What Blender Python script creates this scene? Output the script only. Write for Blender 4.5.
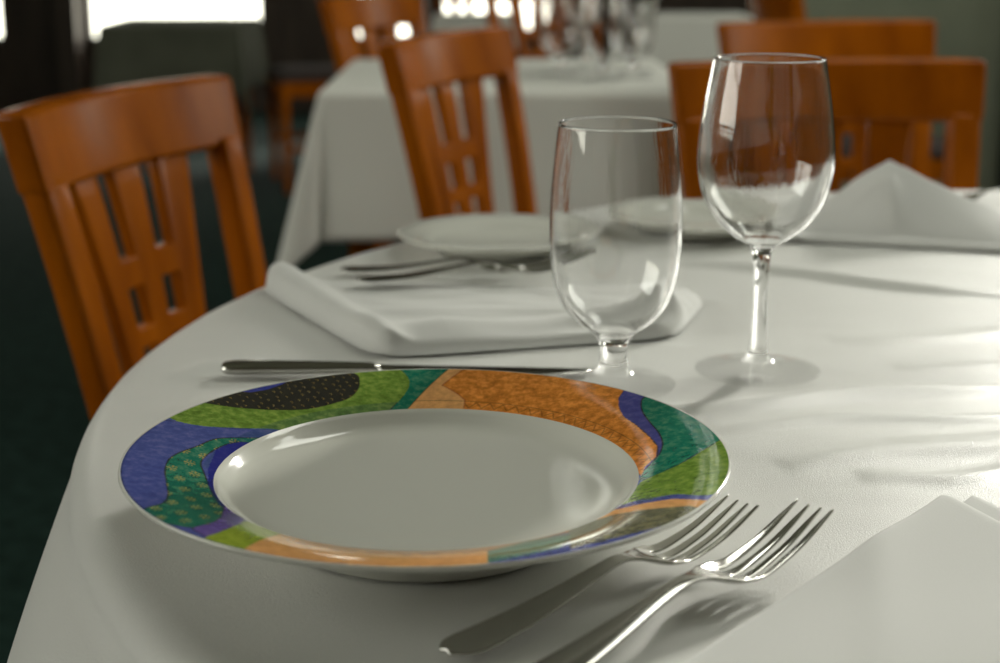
import bpy, bmesh, math, random
import numpy as np
from mathutils import Vector, Matrix

for o in list(bpy.data.objects):
    bpy.data.objects.remove(o)
scn = bpy.context.scene
COL = scn.collection
R = math.radians

# ---------------------------------------------------------------- camera, light, exposure
TZ = 0.75                                   # height of the dining table top
cam_d = bpy.data.cameras.new('camera')
cam = bpy.data.objects.new('camera', cam_d)
COL.objects.link(cam)
cam.location = (0, 0, TZ + 0.28)
cam.rotation_euler = (R(90 - 14.345), 0, 0)
cam_d.sensor_width = 36.0
cam_d.lens = 57.6
cam_d.clip_start = 0.02
cam_d.dof.use_dof = True
cam_d.dof.focus_distance = 0.80
cam_d.dof.aperture_fstop = 7.2
scn.camera = cam

world = bpy.data.worlds.new('daylight')
scn.world = world
world.use_nodes = True
wn = world.node_tree
bgn = wn.nodes['Background']
tcw = wn.nodes.new('ShaderNodeTexCoord')
sep = wn.nodes.new('ShaderNodeSeparateXYZ')
rmp = wn.nodes.new('ShaderNodeValToRGB')
rmp.color_ramp.elements[0].position = 0.0
rmp.color_ramp.elements[0].color = (0.62, 0.66, 0.46, 1)
rmp.color_ramp.elements[1].position = 1.0
rmp.color_ramp.elements[1].color = (0.95, 0.96, 0.88, 1)
e = rmp.color_ramp.elements.new(0.5)
e.color = (0.96, 0.93, 0.80, 1)
mp = wn.nodes.new('ShaderNodeMapRange')
mp.inputs[1].default_value = -0.3
mp.inputs[2].default_value = 0.3
wn.links.new(tcw.outputs['Generated'], sep.inputs[0])
wn.links.new(sep.outputs[2], mp.inputs[0])
wn.links.new(mp.outputs[0], rmp.inputs[0])
wn.links.new(rmp.outputs[0], bgn.inputs['Color'])
bgn.inputs['Strength'].default_value = 5.0
sun_d = bpy.data.lights.new('hazy_sun', 'SUN')
sun_d.energy = 4.3
sun_d.angle = R(8)
sun_d.color = (1.0, 0.98, 0.91)
sun = bpy.data.objects.new('hazy_sun', sun_d)
COL.objects.link(sun)
sun.rotation_euler = Vector((0.50, 0.866, math.tan(R(21)))).to_track_quat('Z', 'Y').to_euler()

def portal(name, loc, rot, sx, sy):
    l = bpy.data.lights.new(name, 'AREA')
    l.shape = 'RECTANGLE'
    l.size, l.size_y = sx, sy
    l.cycles.is_portal = True
    o = bpy.data.objects.new(name, l)
    o.location = loc
    o.rotation_euler = rot
    COL.objects.link(o)
    return o

# daylight comes in through the windows: tall unseen ones added in the side walls, low ones in the far wall
WX = 2.9                                    # right wall
WIN_R = [(1.6, 3.1), (5.1, 7.1)]  # y ranges; unseen windows added for light from the right
WIN_L = [(-0.9, 1.9)]  # unseen window added to light the cloth from the left
WIN_LZ = (1.0, 3.4)
LX = -4.2          # y ranges
WIN_RZ = (1.25, 3.5)
FY = 9.0                                    # far wall
WIN_F = [(-3.7, -2.74), (-2.30, -1.30), (-0.83, 0.20)]
WIN_FZ = (0.38, 1.15)
SKY = (0.5, 2.4, 1.95, 3.2)                 # added rooflight, unseen, to light the near table
portal('added_rooflight_daylight', ((SKY[0] + SKY[1]) / 2, (SKY[2] + SKY[3]) / 2, 3.72), (0, 0, 0), SKY[1] - SKY[0], SKY[3] - SKY[2])
for a, b in WIN_R:
    portal('window_daylight', (WX + 0.03, (a + b) / 2, sum(WIN_RZ) / 2), (0, R(90), 0), WIN_RZ[1] - WIN_RZ[0], b - a)
for a, b in WIN_L:
    portal('window_daylight', (LX - 0.03, (a + b) / 2, sum(WIN_LZ) / 2), (0, R(-90), 0), WIN_LZ[1] - WIN_LZ[0], b - a)
for a, b in WIN_F:
    portal('window_daylight', ((a + b) / 2, FY + 0.03, sum(WIN_FZ) / 2), (R(-90), 0, 0), b - a, WIN_FZ[1] - WIN_FZ[0])

vs = scn.view_settings
scn.display_settings.display_device = 'sRGB'
vs.view_transform = 'Standard'
vs.look = 'None'
vs.gamma = 1.0
vs.use_curve_mapping = False
vs.exposure = 0.27
scn.cycles.max_bounces = 12
scn.cycles.transmission_bounces = 12
scn.cycles.glossy_bounces = 6
scn.cycles.diffuse_bounces = 5
scn.cycles.sample_clamp_indirect = 6.0

# ---------------------------------------------------------------- helpers
def tag(o, label=None, cat=None, group=None, kind=None):
    if label: o['label'] = label
    if cat: o['category'] = cat
    if group: o['group'] = group
    if kind: o['kind'] = kind
    return o

def empty(name, loc=(0, 0, 0), rz=0.0):
    o = bpy.data.objects.new(name, None)
    o.empty_display_size = 0.05
    o.location = loc
    o.rotation_euler = (0, 0, rz)
    COL.objects.link(o)
    return o

def link_bm(name, bm, mats, parent=None, smooth=True, recalc=True):
    if recalc:
        bmesh.ops.recalc_face_normals(bm, faces=bm.faces)
    me = bpy.data.meshes.new(name)
    bm.to_mesh(me)
    bm.free()
    for m in (mats if isinstance(mats, (list, tuple)) else [mats]):
        me.materials.append(m)
    if smooth:
        me.shade_smooth()
    o = bpy.data.objects.new(name, me)
    COL.objects.link(o)
    if parent: o.parent = parent
    return o

def copy_tree(o, parent=None):
    c = o.copy()
    COL.objects.link(c)
    if parent: c.parent = parent
    for ch in list(o.children):
        copy_tree(ch, c)
    return c

def add_box(bm, x0, x1, y0, y1, z0, z1):
    vs_ = [bm.verts.new((x, y, z)) for z in (z0, z1) for y in (y0, y1) for x in (x0, x1)]
    for f in ((0, 2, 3, 1), (4, 5, 7, 6), (0, 1, 5, 4), (2, 6, 7, 3), (0, 4, 6, 2), (1, 3, 7, 5)):
        bm.faces.new([vs_[i] for i in f])

def box_obj(name, boxes, m, parent=None, bevel=0.0):
    bm = bmesh.new()
    for b in boxes: add_box(bm, *b)
    o = link_bm(name, bm, m, parent, smooth=False)
    if bevel:
        md = o.modifiers.new('bevel', 'BEVEL')
        md.width = bevel
        md.segments = 3
    return o

def lathe_bm(profile, seg=96, bm=None, cx=0, cy=0, cz=0):
    bm = bm or bmesh.new()
    rings = []
    for r, z in profile:
        if r < 1e-6:
            rings.append([bm.verts.new((cx, cy, z + cz))])
        else:
            rings.append([bm.verts.new((cx + r * math.cos(2 * math.pi * i / seg), cy + r * math.sin(2 * math.pi * i / seg), z + cz)) for i in range(seg)])
    for a, b in zip(rings, rings[1:]):
        for i in range(seg):
            j = (i + 1) % seg
            if len(a) == 1 and len(b) == 1: continue
            if len(a) == 1: bm.faces.new((a[0], b[i], b[j]))
            elif len(b) == 1: bm.faces.new((a[i], b[0], a[j]))
            else: bm.faces.new((a[i], b[i], b[j], a[j]))
    return bm

def spline(pts, n=8):
    """Catmull-Rom through 2-D points."""
    out = []
    P = [pts[0]] + list(pts) + [pts[-1]]
    for k in range(1, len(P) - 2):
        p0, p1, p2, p3 = [np.array(P[k + d], float) for d in (-1, 0, 1, 2)]
        for i in range(n):
            t = i / n
            out.append(tuple(0.5 * (2 * p1 + (p2 - p0) * t + (2 * p0 - 5 * p1 + 4 * p2 - p3) * t * t + (3 * p1 - p0 - 3 * p2 + p3) * t ** 3)))
    out.append(tuple(np.array(pts[-1], float)))
    return out

def sweep_rect(bm, stations):
    """stations: list of (centre Vector, half-x, half-y); a box section swept up z."""
    rings = []
    for c, hx, hy in stations:
        rings.append([bm.verts.new((c[0] + sx * hx, c[1] + sy * hy, c[2])) for sx, sy in ((-1, -1), (1, -1), (1, 1), (-1, 1))])
    bm.faces.new(rings[0][::-1])
    bm.faces.new(rings[-1])
    for a, b in zip(rings, rings[1:]):
        for i in range(4):
            bm.faces.new((a[i], a[(i + 1) % 4], b[(i + 1) % 4], b[i]))

def grid_surface(bm, P, closed=False):
    """P[i][j] -> 3-D points."""
    V = [[bm.verts.new(p) for p in row] for row in P]
    for i in range(len(V) - 1):
        n = len(V[i])
        for j in range(n if closed else n - 1):
            bm.faces.new((V[i][j], V[i + 1][j], V[i + 1][(j + 1) % n], V[i][(j + 1) % n]))
    return V

# ---------------------------------------------------------------- materials
def srgb(r, g, b):
    f = lambda c: (c / 255 / 12.92) if c / 255 <= 0.04045 else ((c / 255 + 0.055) / 1.055) ** 2.4
    return (f(r), f(g), f(b), 1)

def mat(name, col, rough=0.5, metal=0.0, spec=0.5, **kw):
    m = bpy.data.materials.new(name)
    m.use_nodes = True
    b = m.node_tree.nodes['Principled BSDF']
    b.inputs['Base Color'].default_value = col
    b.inputs['Roughness'].default_value = rough
    b.inputs['Metallic'].default_value = metal
    b.inputs['Specular IOR Level'].default_value = spec
    for k, v in kw.items():
        b.inputs[k].default_value = v
    return m

def nodes_of(m):
    return m.node_tree.nodes, m.node_tree.links, m.node_tree.nodes['Principled BSDF']

def add_noise_color(m, c1, c2, scale, detail=4, stretch=(1, 1, 1), coord='Object', lo=0.35, hi=0.65):
    n, l, b = nodes_of(m)
    tc = n.new('ShaderNodeTexCoord')
    mpn = n.new('ShaderNodeMapping')
    mpn.inputs['Scale'].default_value = stretch
    nz = n.new('ShaderNodeTexNoise')
    nz.inputs['Scale'].default_value = scale
    nz.inputs['Detail'].default_value = detail
    cr = n.new('ShaderNodeValToRGB')
    cr.color_ramp.elements[0].position = lo
    cr.color_ramp.elements[1].position = hi
    cr.color_ramp.elements[0].color = c1
    cr.color_ramp.elements[1].color = c2
    l.new(tc.outputs[coord], mpn.inputs[0])
    l.new(mpn.outputs[0], nz.inputs['Vector'])
    l.new(nz.outputs['Fac'], cr.inputs[0])
    l.new(cr.outputs[0], b.inputs['Base Color'])
    return nz

def add_bump(m, scale, strength, dist, detail=2, stretch=(1, 1, 1), kind='noise'):
    n, l, b = nodes_of(m)
    tc = n.new('ShaderNodeTexCoord')
    mpn = n.new('ShaderNodeMapping')
    mpn.inputs['Scale'].default_value = stretch
    if kind == 'noise':
        nz = n.new('ShaderNodeTexNoise')
        nz.inputs['Detail'].default_value = detail
        out = nz.outputs['Fac']
    else:
        nz = n.new('ShaderNodeTexVoronoi')
        out = nz.outputs['Distance']
    nz.inputs['Scale'].default_value = scale
    bp = n.new('ShaderNodeBump')
    bp.inputs['Strength'].default_value = strength
    bp.inputs['Distance'].default_value = dist
    l.new(tc.outputs['Object'], mpn.inputs[0])
    l.new(mpn.outputs[0], nz.inputs['Vector'])
    l.new(out, bp.inputs['Height'])
    l.new(bp.outputs[0], b.inputs['Normal'])

M = {}
M['wood'] = mat('varnished_wood', (0.4, 0.11, 0.02, 1), 0.27, spec=0.10, **{'Coat Weight': 0.03, 'Coat Roughness': 0.12})
add_noise_color(M['wood'], (0.22, 0.050, 0.001, 1), (0.40, 0.103, 0.002, 1), 7, 5, (3, 3, 0.5), lo=0.3, hi=0.7)
M['seat'] = mat('dark_seat_fabric', (0.03, 0.02, 0.018, 1), 0.8)
add_noise_color(M['seat'], (0.02, 0.014, 0.012, 1), (0.05, 0.03, 0.025, 1), 60)
M['cloth'] = mat('white_tablecloth', (0.71, 0.71, 0.68, 1), 0.36, spec=0.5, **{'Sheen Weight': 0.15, 'Sheen Roughness': 0.4})
add_bump(M['cloth'], 1300, 0.6, 0.0006, 2)
M['napkin'] = mat('white_napkin', (0.67, 0.67, 0.65, 1), 0.85, spec=0.15, **{'Sheen Weight': 0.15})
add_bump(M['napkin'], 900, 0.2, 0.0004, 2)
M['china'] = mat('white_china', (0.74, 0.74, 0.68, 1), 0.09, spec=0.5, **{'Coat Weight': 0.3, 'Coat Roughness': 0.03})
M['steel'] = mat('stainless_steel', (0.58, 0.57, 0.54, 1), 0.15, 1.0)
add_bump(M['steel'], 60, 0.03, 0.001, 3)
M['glass'] = mat('clear_glass', (1, 1, 1, 1), 0.0, **{'Transmission Weight': 1.0, 'IOR': 1.5})
M['foot_glass'] = mat('clear_foot_glass', (1, 1, 1, 1), 0.0, **{'Transmission Weight': 1.0, 'IOR': 1.5})
_n, _l, _b = nodes_of(M['foot_glass'])
_t = _n.new('ShaderNodeBsdfTransparent'); _m = _n.new('ShaderNodeMixShader'); _g = _n.new('ShaderNodeBsdfGlossy'); _g.inputs['Roughness'].default_value = 0.03; _f = _n.new('ShaderNodeLayerWeight'); _f.inputs['Blend'].default_value = 0.5
_p = _n.new('ShaderNodeMath'); _p.operation = 'POWER'; _p.inputs[1].default_value = 3.0
_q = _n.new('ShaderNodeMath'); _q.operation = 'MULTIPLY_ADD'; _q.inputs[1].default_value = 0.28; _q.inputs[2].default_value = 0.02
_l.new(_f.outputs['Facing'], _p.inputs[0]); _l.new(_p.outputs[0], _q.inputs[0]); _l.new(_q.outputs[0], _m.inputs[0])
_l.new(_t.outputs[0], _m.inputs[1]); _l.new(_g.outputs[0], _m.inputs[2]); _l.new(_m.outputs[0], _n['Material Output'].inputs['Surface'])
add_bump(M['glass'], 350, 0.10, 0.0003, 3, (1, 1, 0.08))
M['pane'] = mat('window_glass', (1, 1, 1, 1), 0.0)
_n, _l, _b = nodes_of(M['pane'])
_t = _n.new('ShaderNodeBsdfTransparent'); _t.inputs[0].default_value = (0.985, 0.985, 0.975, 1); _m = _n.new('ShaderNodeMixShader'); _m.inputs[0].default_value = 0.04
_g = _n.new('ShaderNodeBsdfGlossy'); _g.inputs['Roughness'].default_value = 0.02
_l.new(_t.outputs[0], _m.inputs[1]); _l.new(_g.outputs[0], _m.inputs[2]); _l.new(_m.outputs[0], _n['Material Output'].inputs['Surface'])
M['carpet'] = mat('dark_green_carpet', (0.01, 0.03, 0.025, 1), 0.95, spec=0.1)
add_noise_color(M['carpet'], (0.006, 0.017, 0.013, 1), (0.014, 0.034, 0.027, 1), 25, 6)
add_bump(M['carpet'], 400, 0.5, 0.003)
M['wall'] = mat('grey_green_wall', (0.33, 0.35, 0.29, 1), 0.8, spec=0.2)
add_noise_color(M['wall'], (0.20, 0.22, 0.16, 1), (0.24, 0.26, 0.19, 1), 3)
M['dark_wall'] = mat('dark_brown_panelling', (0.045, 0.03, 0.02, 1), 0.5)
add_noise_color(M['dark_wall'], (0.035, 0.022, 0.014, 1), (0.06, 0.04, 0.026, 1), 4, 4, (4, 4, 0.6))
M['ceiling'] = mat('pale_ceiling', (0.62, 0.61, 0.56, 1), 0.9, spec=0.1)
add_noise_color(M['ceiling'], (0.26, 0.25, 0.22, 1), (0.30, 0.29, 0.26, 1), 2)
M['drape'] = mat('black_green_drape', (0.012, 0.016, 0.012, 1), 0.9)
add_noise_color(M['drape'], (0.010, 0.013, 0.010, 1), (0.018, 0.022, 0.017, 1), 20)
M['grey_cloth'] = mat('grey_table_drape', (0.10, 0.10, 0.08, 1), 0.85, spec=0.1)
add_noise_color(M['grey_cloth'], (0.09, 0.095, 0.07, 1), (0.11, 0.115, 0.085, 1), 8)
M['far_cloth'] = mat('far_white_cloth', (0.68, 0.68, 0.63, 1), 0.8, spec=0.2)
add_bump(M['far_cloth'], 300, 0.15, 0.001)
M['iron'] = mat('dark_metal', (0.03, 0.03, 0.03, 1), 0.4, 0.8)
add_bump(M['iron'], 100, 0.1, 0.001)

# ---------------------------------------------------------------- the room
X0, X1, Y0, Y1, ZC = -4.2, WX, -2.6, FY, 3.6
T = 0.15
tag(box_obj('floor', [(X0 - T, X1 + T, Y0 - T, Y1 + T, -0.1, 0)], M['carpet']), 'dark green carpet', kind='structure')
tag(box_obj('ceiling', [(X0 - T, X1 + T, Y0 - T, SKY[2], ZC, ZC + 0.1), (X0 - T, X1 + T, SKY[3], Y1 + T, ZC, ZC + 0.1), (X0 - T, SKY[0], SKY[2], SKY[3], ZC, ZC + 0.1), (SKY[1], X1 + T, SKY[2], SKY[3], ZC, ZC + 0.1)], M['ceiling']), 'pale ceiling', kind='structure')
tag(box_obj('wall_rear', [(X0, X1, Y0 - T, Y0, 0, ZC)], M['dark_wall']), 'wall behind the viewer', kind='structure')

def wall_with_openings(name, fixed0, fixed1, lo, hi, opens, z0, z1, m, axis):
    bs = []
    def b(a0, a1, c0, c1):
        if axis == 'y': bs.append((fixed0, fixed1, a0, a1, c0, c1))
        else: bs.append((a0, a1, fixed0, fixed1, c0, c1))
    b(lo, hi, 0, z0)
    b(lo, hi, z1, ZC)
    p = lo
    for a, c in opens:
        b(p, a, z0, z1)
        p = c
    b(p, hi, z0, z1)
    return tag(box_obj(name, bs, m), kind='structure')
wall_with_openings('wall_right', X1, X1 + T, Y0, Y1, WIN_R, WIN_RZ[0], WIN_RZ[1], M['wall'], 'y')
wall_with_openings('wall_left', X0 - T, X0, Y0, Y1, WIN_L, WIN_LZ[0], WIN_LZ[1], M['dark_wall'], 'y')
wall_with_openings('wall_far', FY, FY + T, X0, X1, WIN_F, WIN_FZ[0], WIN_FZ[1], M['dark_wall'], 'x')

# windows: frame with mullions, one glass pane object each; side ones unseen, added
wi = 1
for a, b in WIN_R:
    z0, z1 = WIN_RZ
    fr = [(X1 + .02, X1 + .1, a, a + .05, z0, z1), (X1 + .02, X1 + .1, b - .05, b, z0, z1), (X1 + .02, X1 + .1, a, b, z0, z0 + .05),
          (X1 + .02, X1 + .1, a, b, z1 - .05, z1), (X1 + .03, X1 + .08, (a + b) / 2 - .02, (a + b) / 2 + .02, z0, z1)]
    w = tag(box_obj('window_%d' % wi, fr, M['dark_wall']), kind='structure')
    box_obj('pane', [(X1 + .052, X1 + .058, a + .04, b - .04, z0 + .04, z1 - .04)], M['pane'], w)
    wi += 1
for a, b in WIN_L:
    z0, z1 = WIN_LZ
    fr = [(X0 - .1, X0 - .02, a, a + .05, z0, z1), (X0 - .1, X0 - .02, b - .05, b, z0, z1), (X0 - .1, X0 - .02, a, b, z0, z0 + .05),
          (X0 - .1, X0 - .02, a, b, z1 - .05, z1), (X0 - .08, X0 - .03, a, b, 1.9, 1.94)]
    w = tag(box_obj('window_%d' % wi, fr, M['dark_wall']), kind='structure')
    box_obj('pane', [(X0 - .058, X0 - .052, a + .04, b - .04, z0 + .04, z1 - .04)], M['pane'], w)
    wi += 1
for (a, b), mull in zip(WIN_F, ([], [-1.8], [(-0.70, -0.60), (-0.50, -0.32)])):
    z0, z1 = WIN_FZ
    fr = [(a, a + .03, FY + .02, FY + .09, z0, z1), (b - .03, b, FY + .02, FY + .09, z0, z1), (a, b, FY + .02, FY + .09, z0, z0 + .03), (a, b, FY + .02, FY + .09, z1 - .05, z1)]
    for q in mull:
        if isinstance(q, tuple): fr.append((q[0], q[1], FY + .02, FY + .09, z0, z1))
    w = tag(box_obj('window_%d' % wi, fr, M['dark_wall']), kind='structure')
    box_obj('pane', [(a + .02, b - .02, FY + .052, FY + .058, z0 + .02, z1 - .04)], M['pane'], w)
    wi += 1

# unseen rooflight, added for light from above
a, b, c_, d_ = SKY
w = tag(box_obj('window_%d' % wi, [(a, a + .05, c_, d_, ZC, ZC + .1), (b - .05, b, c_, d_, ZC, ZC + .1), (a, b, c_, c_ + .05, ZC, ZC + .1), (a, b, d_ - .05, d_, ZC, ZC + .1)], M['ceiling']), kind='structure')
box_obj('pane', [(a + .04, b - .04, c_ + .04, d_ - .04, ZC + .05, ZC + .056)], M['pane'], w)

# pale partition wall on the right of the room, with a dark drape beside it
tag(box_obj('wall_partition', [(0.98, 1.86, 5.9, 6.02, 0, ZC)], M['wall']), 'grey-green partition wall', kind='structure')
tag(box_obj('trim_1', [(0.94, 0.98, 5.88, 6.04, 0, ZC)], M['dark_wall']), kind='structure')
bm = bmesh.new()
rows = []
for k in range(8):
    z = 0.01 + (ZC - 0.02) * k / 7
    rows.append([(1.84 + 1.04 * i / 120, 5.84 + 0.045 * math.sin(i * 0.42), z) for i in range(121)])
grid_surface(bm, rows)
o = link_bm('curtain', bm, M['drape'])
md = o.modifiers.new('thickness', 'SOLIDIFY'); md.thickness = 0.006
tag(o, 'dark floor-length curtain right of the grey-green wall', 'curtain')
# post seen in front of the far left windows
tag(box_obj('trim_2', [(-2.42, -2.31, 8.86, 8.98, 0, ZC)], M['dark_wall']), kind='structure')

# ---------------------------------------------------------------- dining table and its cloth
TC = (0.507, 0.979)
TR = 0.738
tbl = empty('dining_table', (TC[0], TC[1], 0))
tag(tbl, 'big round dining table under the near white tablecloth', 'table')
link_bm('tabletop', lathe_bm([(0, 0.715), (TR - 0.012, 0.715), (TR - 0.008, 0.72), (TR - 0.008, 0.740), (TR - 0.012, 0.744), (0, 0.744)], 96), M['wood'], tbl)
link_bm('pedestal', lathe_bm(spline([(0.0, 0.06), (0.09, 0.06), (0.075, 0.12), (0.045, 0.25), (0.05, 0.5), (0.09, 0.66), (0.16, 0.715), (0.0, 0.715)], 5), 48), M['iron'], tbl)
for k in range(4):
    bm = bmesh.new()
    a = R(45 + 90 * k)
    rows = []
    for i in range(9):
        t = i / 8
        c = Vector((math.cos(a), math.sin(a), 0)) * (0.03 + 0.36 * t)
        h = 0.05 * (1 - t) + 0.012
        s = Vector((-math.sin(a), math.cos(a), 0)) * 0.03
        rows.append([c - s + Vector((0, 0, 0.004)), c + s + Vector((0, 0, 0.004)), c + s * .7 + Vector((0, 0, 0.03 + h)), c - s * .7 + Vector((0, 0, 0.03 + h))])
    V = grid_surface(bm, rows, closed=True)
    bm.faces.new(V[0]); bm.faces.new(V[-1][::-1])
    link_bm('foot', bm, M['iron'], tbl, smooth=False)

random.seed(4)
# raised creases in the laid cloth: (x0, y0, x1, y1, width, height)
CREASE = [
    (0.120, 1.350, 0.420, 1.190, 0.010, 0.0034),
    (0.060, 0.905, 0.330, 0.962, 0.011, 0.0022),
    (0.120, 0.880, 0.360, 0.905, 0.009, 0.0018),
    (0.150, 0.812, 0.420, 0.872, 0.012, 0.0026),
    (0.220, 0.845, 0.520, 0.920, 0.010, 0.0020),
    (0.190, 0.785, 0.330, 0.812, 0.009, 0.0016),
    (0.260, 1.010, 0.620, 1.000, 0.012, 0.0018),
    (0.230, 1.075, 0.560, 1.120, 0.014, 0.0018),
    (-0.215, 0.990, -0.150, 1.020, 0.010, 0.0015),
    (-0.20, 0.90, -0.13, 0.955, 0.010, 0.0014),
    (-0.03, 0.585, 0.09, 0.640, 0.012, 0.0008),
    (-0.18, 0.56, -0.02, 0.530, 0.02, 0.0025),
    (-0.22, 0.66, -0.16, 0.50, 0.02, 0.0025),
]
def crease_h(x, y):
    h = 0.0
    for x0, y0, x1, y1, w, a in CREASE:
        dx, dy = x1 - x0, y1 - y0
        L2 = dx * dx + dy * dy
        t = ((x - x0) * dx + (y - y0) * dy) / L2
        tc_ = min(1, max(0, t))
        px, py = x0 + tc_ * dx, y0 + tc_ * dy
        wob = 0.006 * math.sin(t * 9 + x0 * 40)
        d = math.hypot(x - px, y - py)
        L = math.sqrt(L2)
        sgn = ((x - x0) * dy - (y - y0) * dx) / L
        if 0 < t < 1: d = abs(sgn + wob)
        end = math.sin(math.pi * min(1, max(0, t))) ** 0.5 if 0 < t < 1 else 0
        h += 1.9 * a * math.exp(-(d / w) ** 2) * end
    return h
from mathutils import noise as mnoise
def cloth_z(x, y):
    # soft unevenness, always slightly below the table plane, plus the pressed creases
    n = mnoise.noise(Vector((x * 7 + y * 3, y * 16 - x * 3, 0.3)))
    return -0.0012 + 0.0009 * n + 0.0004 * mnoise.noise(Vector((x * 22 + y * 8, y * 45 - x * 6, 1.3))) + crease_h(x, y)
bm = bmesh.new()
NT = 540
prof = []
rr = [0.0]
n_top = 200
rows = []
for i in range(1, n_top + 1):
    r = TR * i / n_top
    rows.append([(r * math.cos(2 * math.pi * j / NT), r * math.sin(2 * math.pi * j / NT), None) for j in range(NT)])
def fold(th):
    return (0.5 + 0.5 * math.sin(11 * th + 0.8)) * (0.75 + 0.25 * math.sin(3 * th + 1.0))
rings = []
for row in rows:
    rings.append([bm.verts.new((x, y, TZ + cloth_z(TC[0] + x, TC[1] + y))) for x, y, _ in row])
cv = bm.verts.new((0, 0, TZ + cloth_z(*TC)))
for k in range(1, 7):                       # rounded edge
    a = R(15 * k)
    ring = []
    for j in range(NT):
        th = 2 * math.pi * j / NT
        r = TR + 0.020 * math.sin(a)
        x, y = r * math.cos(th), r * math.sin(th)
        ring.append(bm.verts.new((x, y, TZ - 0.020 * (1 - math.cos(a)) + cloth_z(TC[0] + x, TC[1] + y) * (1 - k / 6))))
    rings.append(ring)
DROP = 0.26
for k in range(1, 41):
    d = DROP * k / 40
    ring = []
    for j in range(NT):
        th = 2 * math.pi * j / NT
        f = fold(th)
        fl = d * (0.05 + 0.26 * f) * (1 - 0.25 * d / DROP)
        dth = math.degrees(th) - 222
        fl += 0.075 * math.exp(-(dth / 30) ** 2) * (1 - math.exp(-d / 0.06))
        r = TR + 0.020 + fl
        ang = th + 0.05 * math.sin(11 * th + 2.0) * d / DROP
        ring.append(bm.verts.new((r * math.cos(ang), r * math.sin(ang), TZ - 0.020 - d * 0.97)))
    rings.append(ring)
for j in range(NT):
    bm.faces.new((cv, rings[0][j], rings[0][(j + 1) % NT]))
for a, b in zip(rings, rings[1:]):
    for j in range(NT):
        bm.faces.new((a[j], b[j], b[(j + 1) % NT], a[(j + 1) % NT]))
cl = link_bm('tablecloth', bm, M['cloth'])
cl.location = (TC[0], TC[1], 0)
tag(cl, 'white satin-like cloth covering the big round near table', 'tablecloth', kind='thing')

# ---------------------------------------------------------------- decorated dinner plate
PC = (-0.0347, 0.7235)
PRO, PRI = 0.1463, 0.1027
def rim_z(r): return 0.0265 + (r - PRI) / (PRO - PRI) * 0.0105 + 0.0012 * math.sin(math.pi * (r - PRI) / (PRO - PRI))
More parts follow.
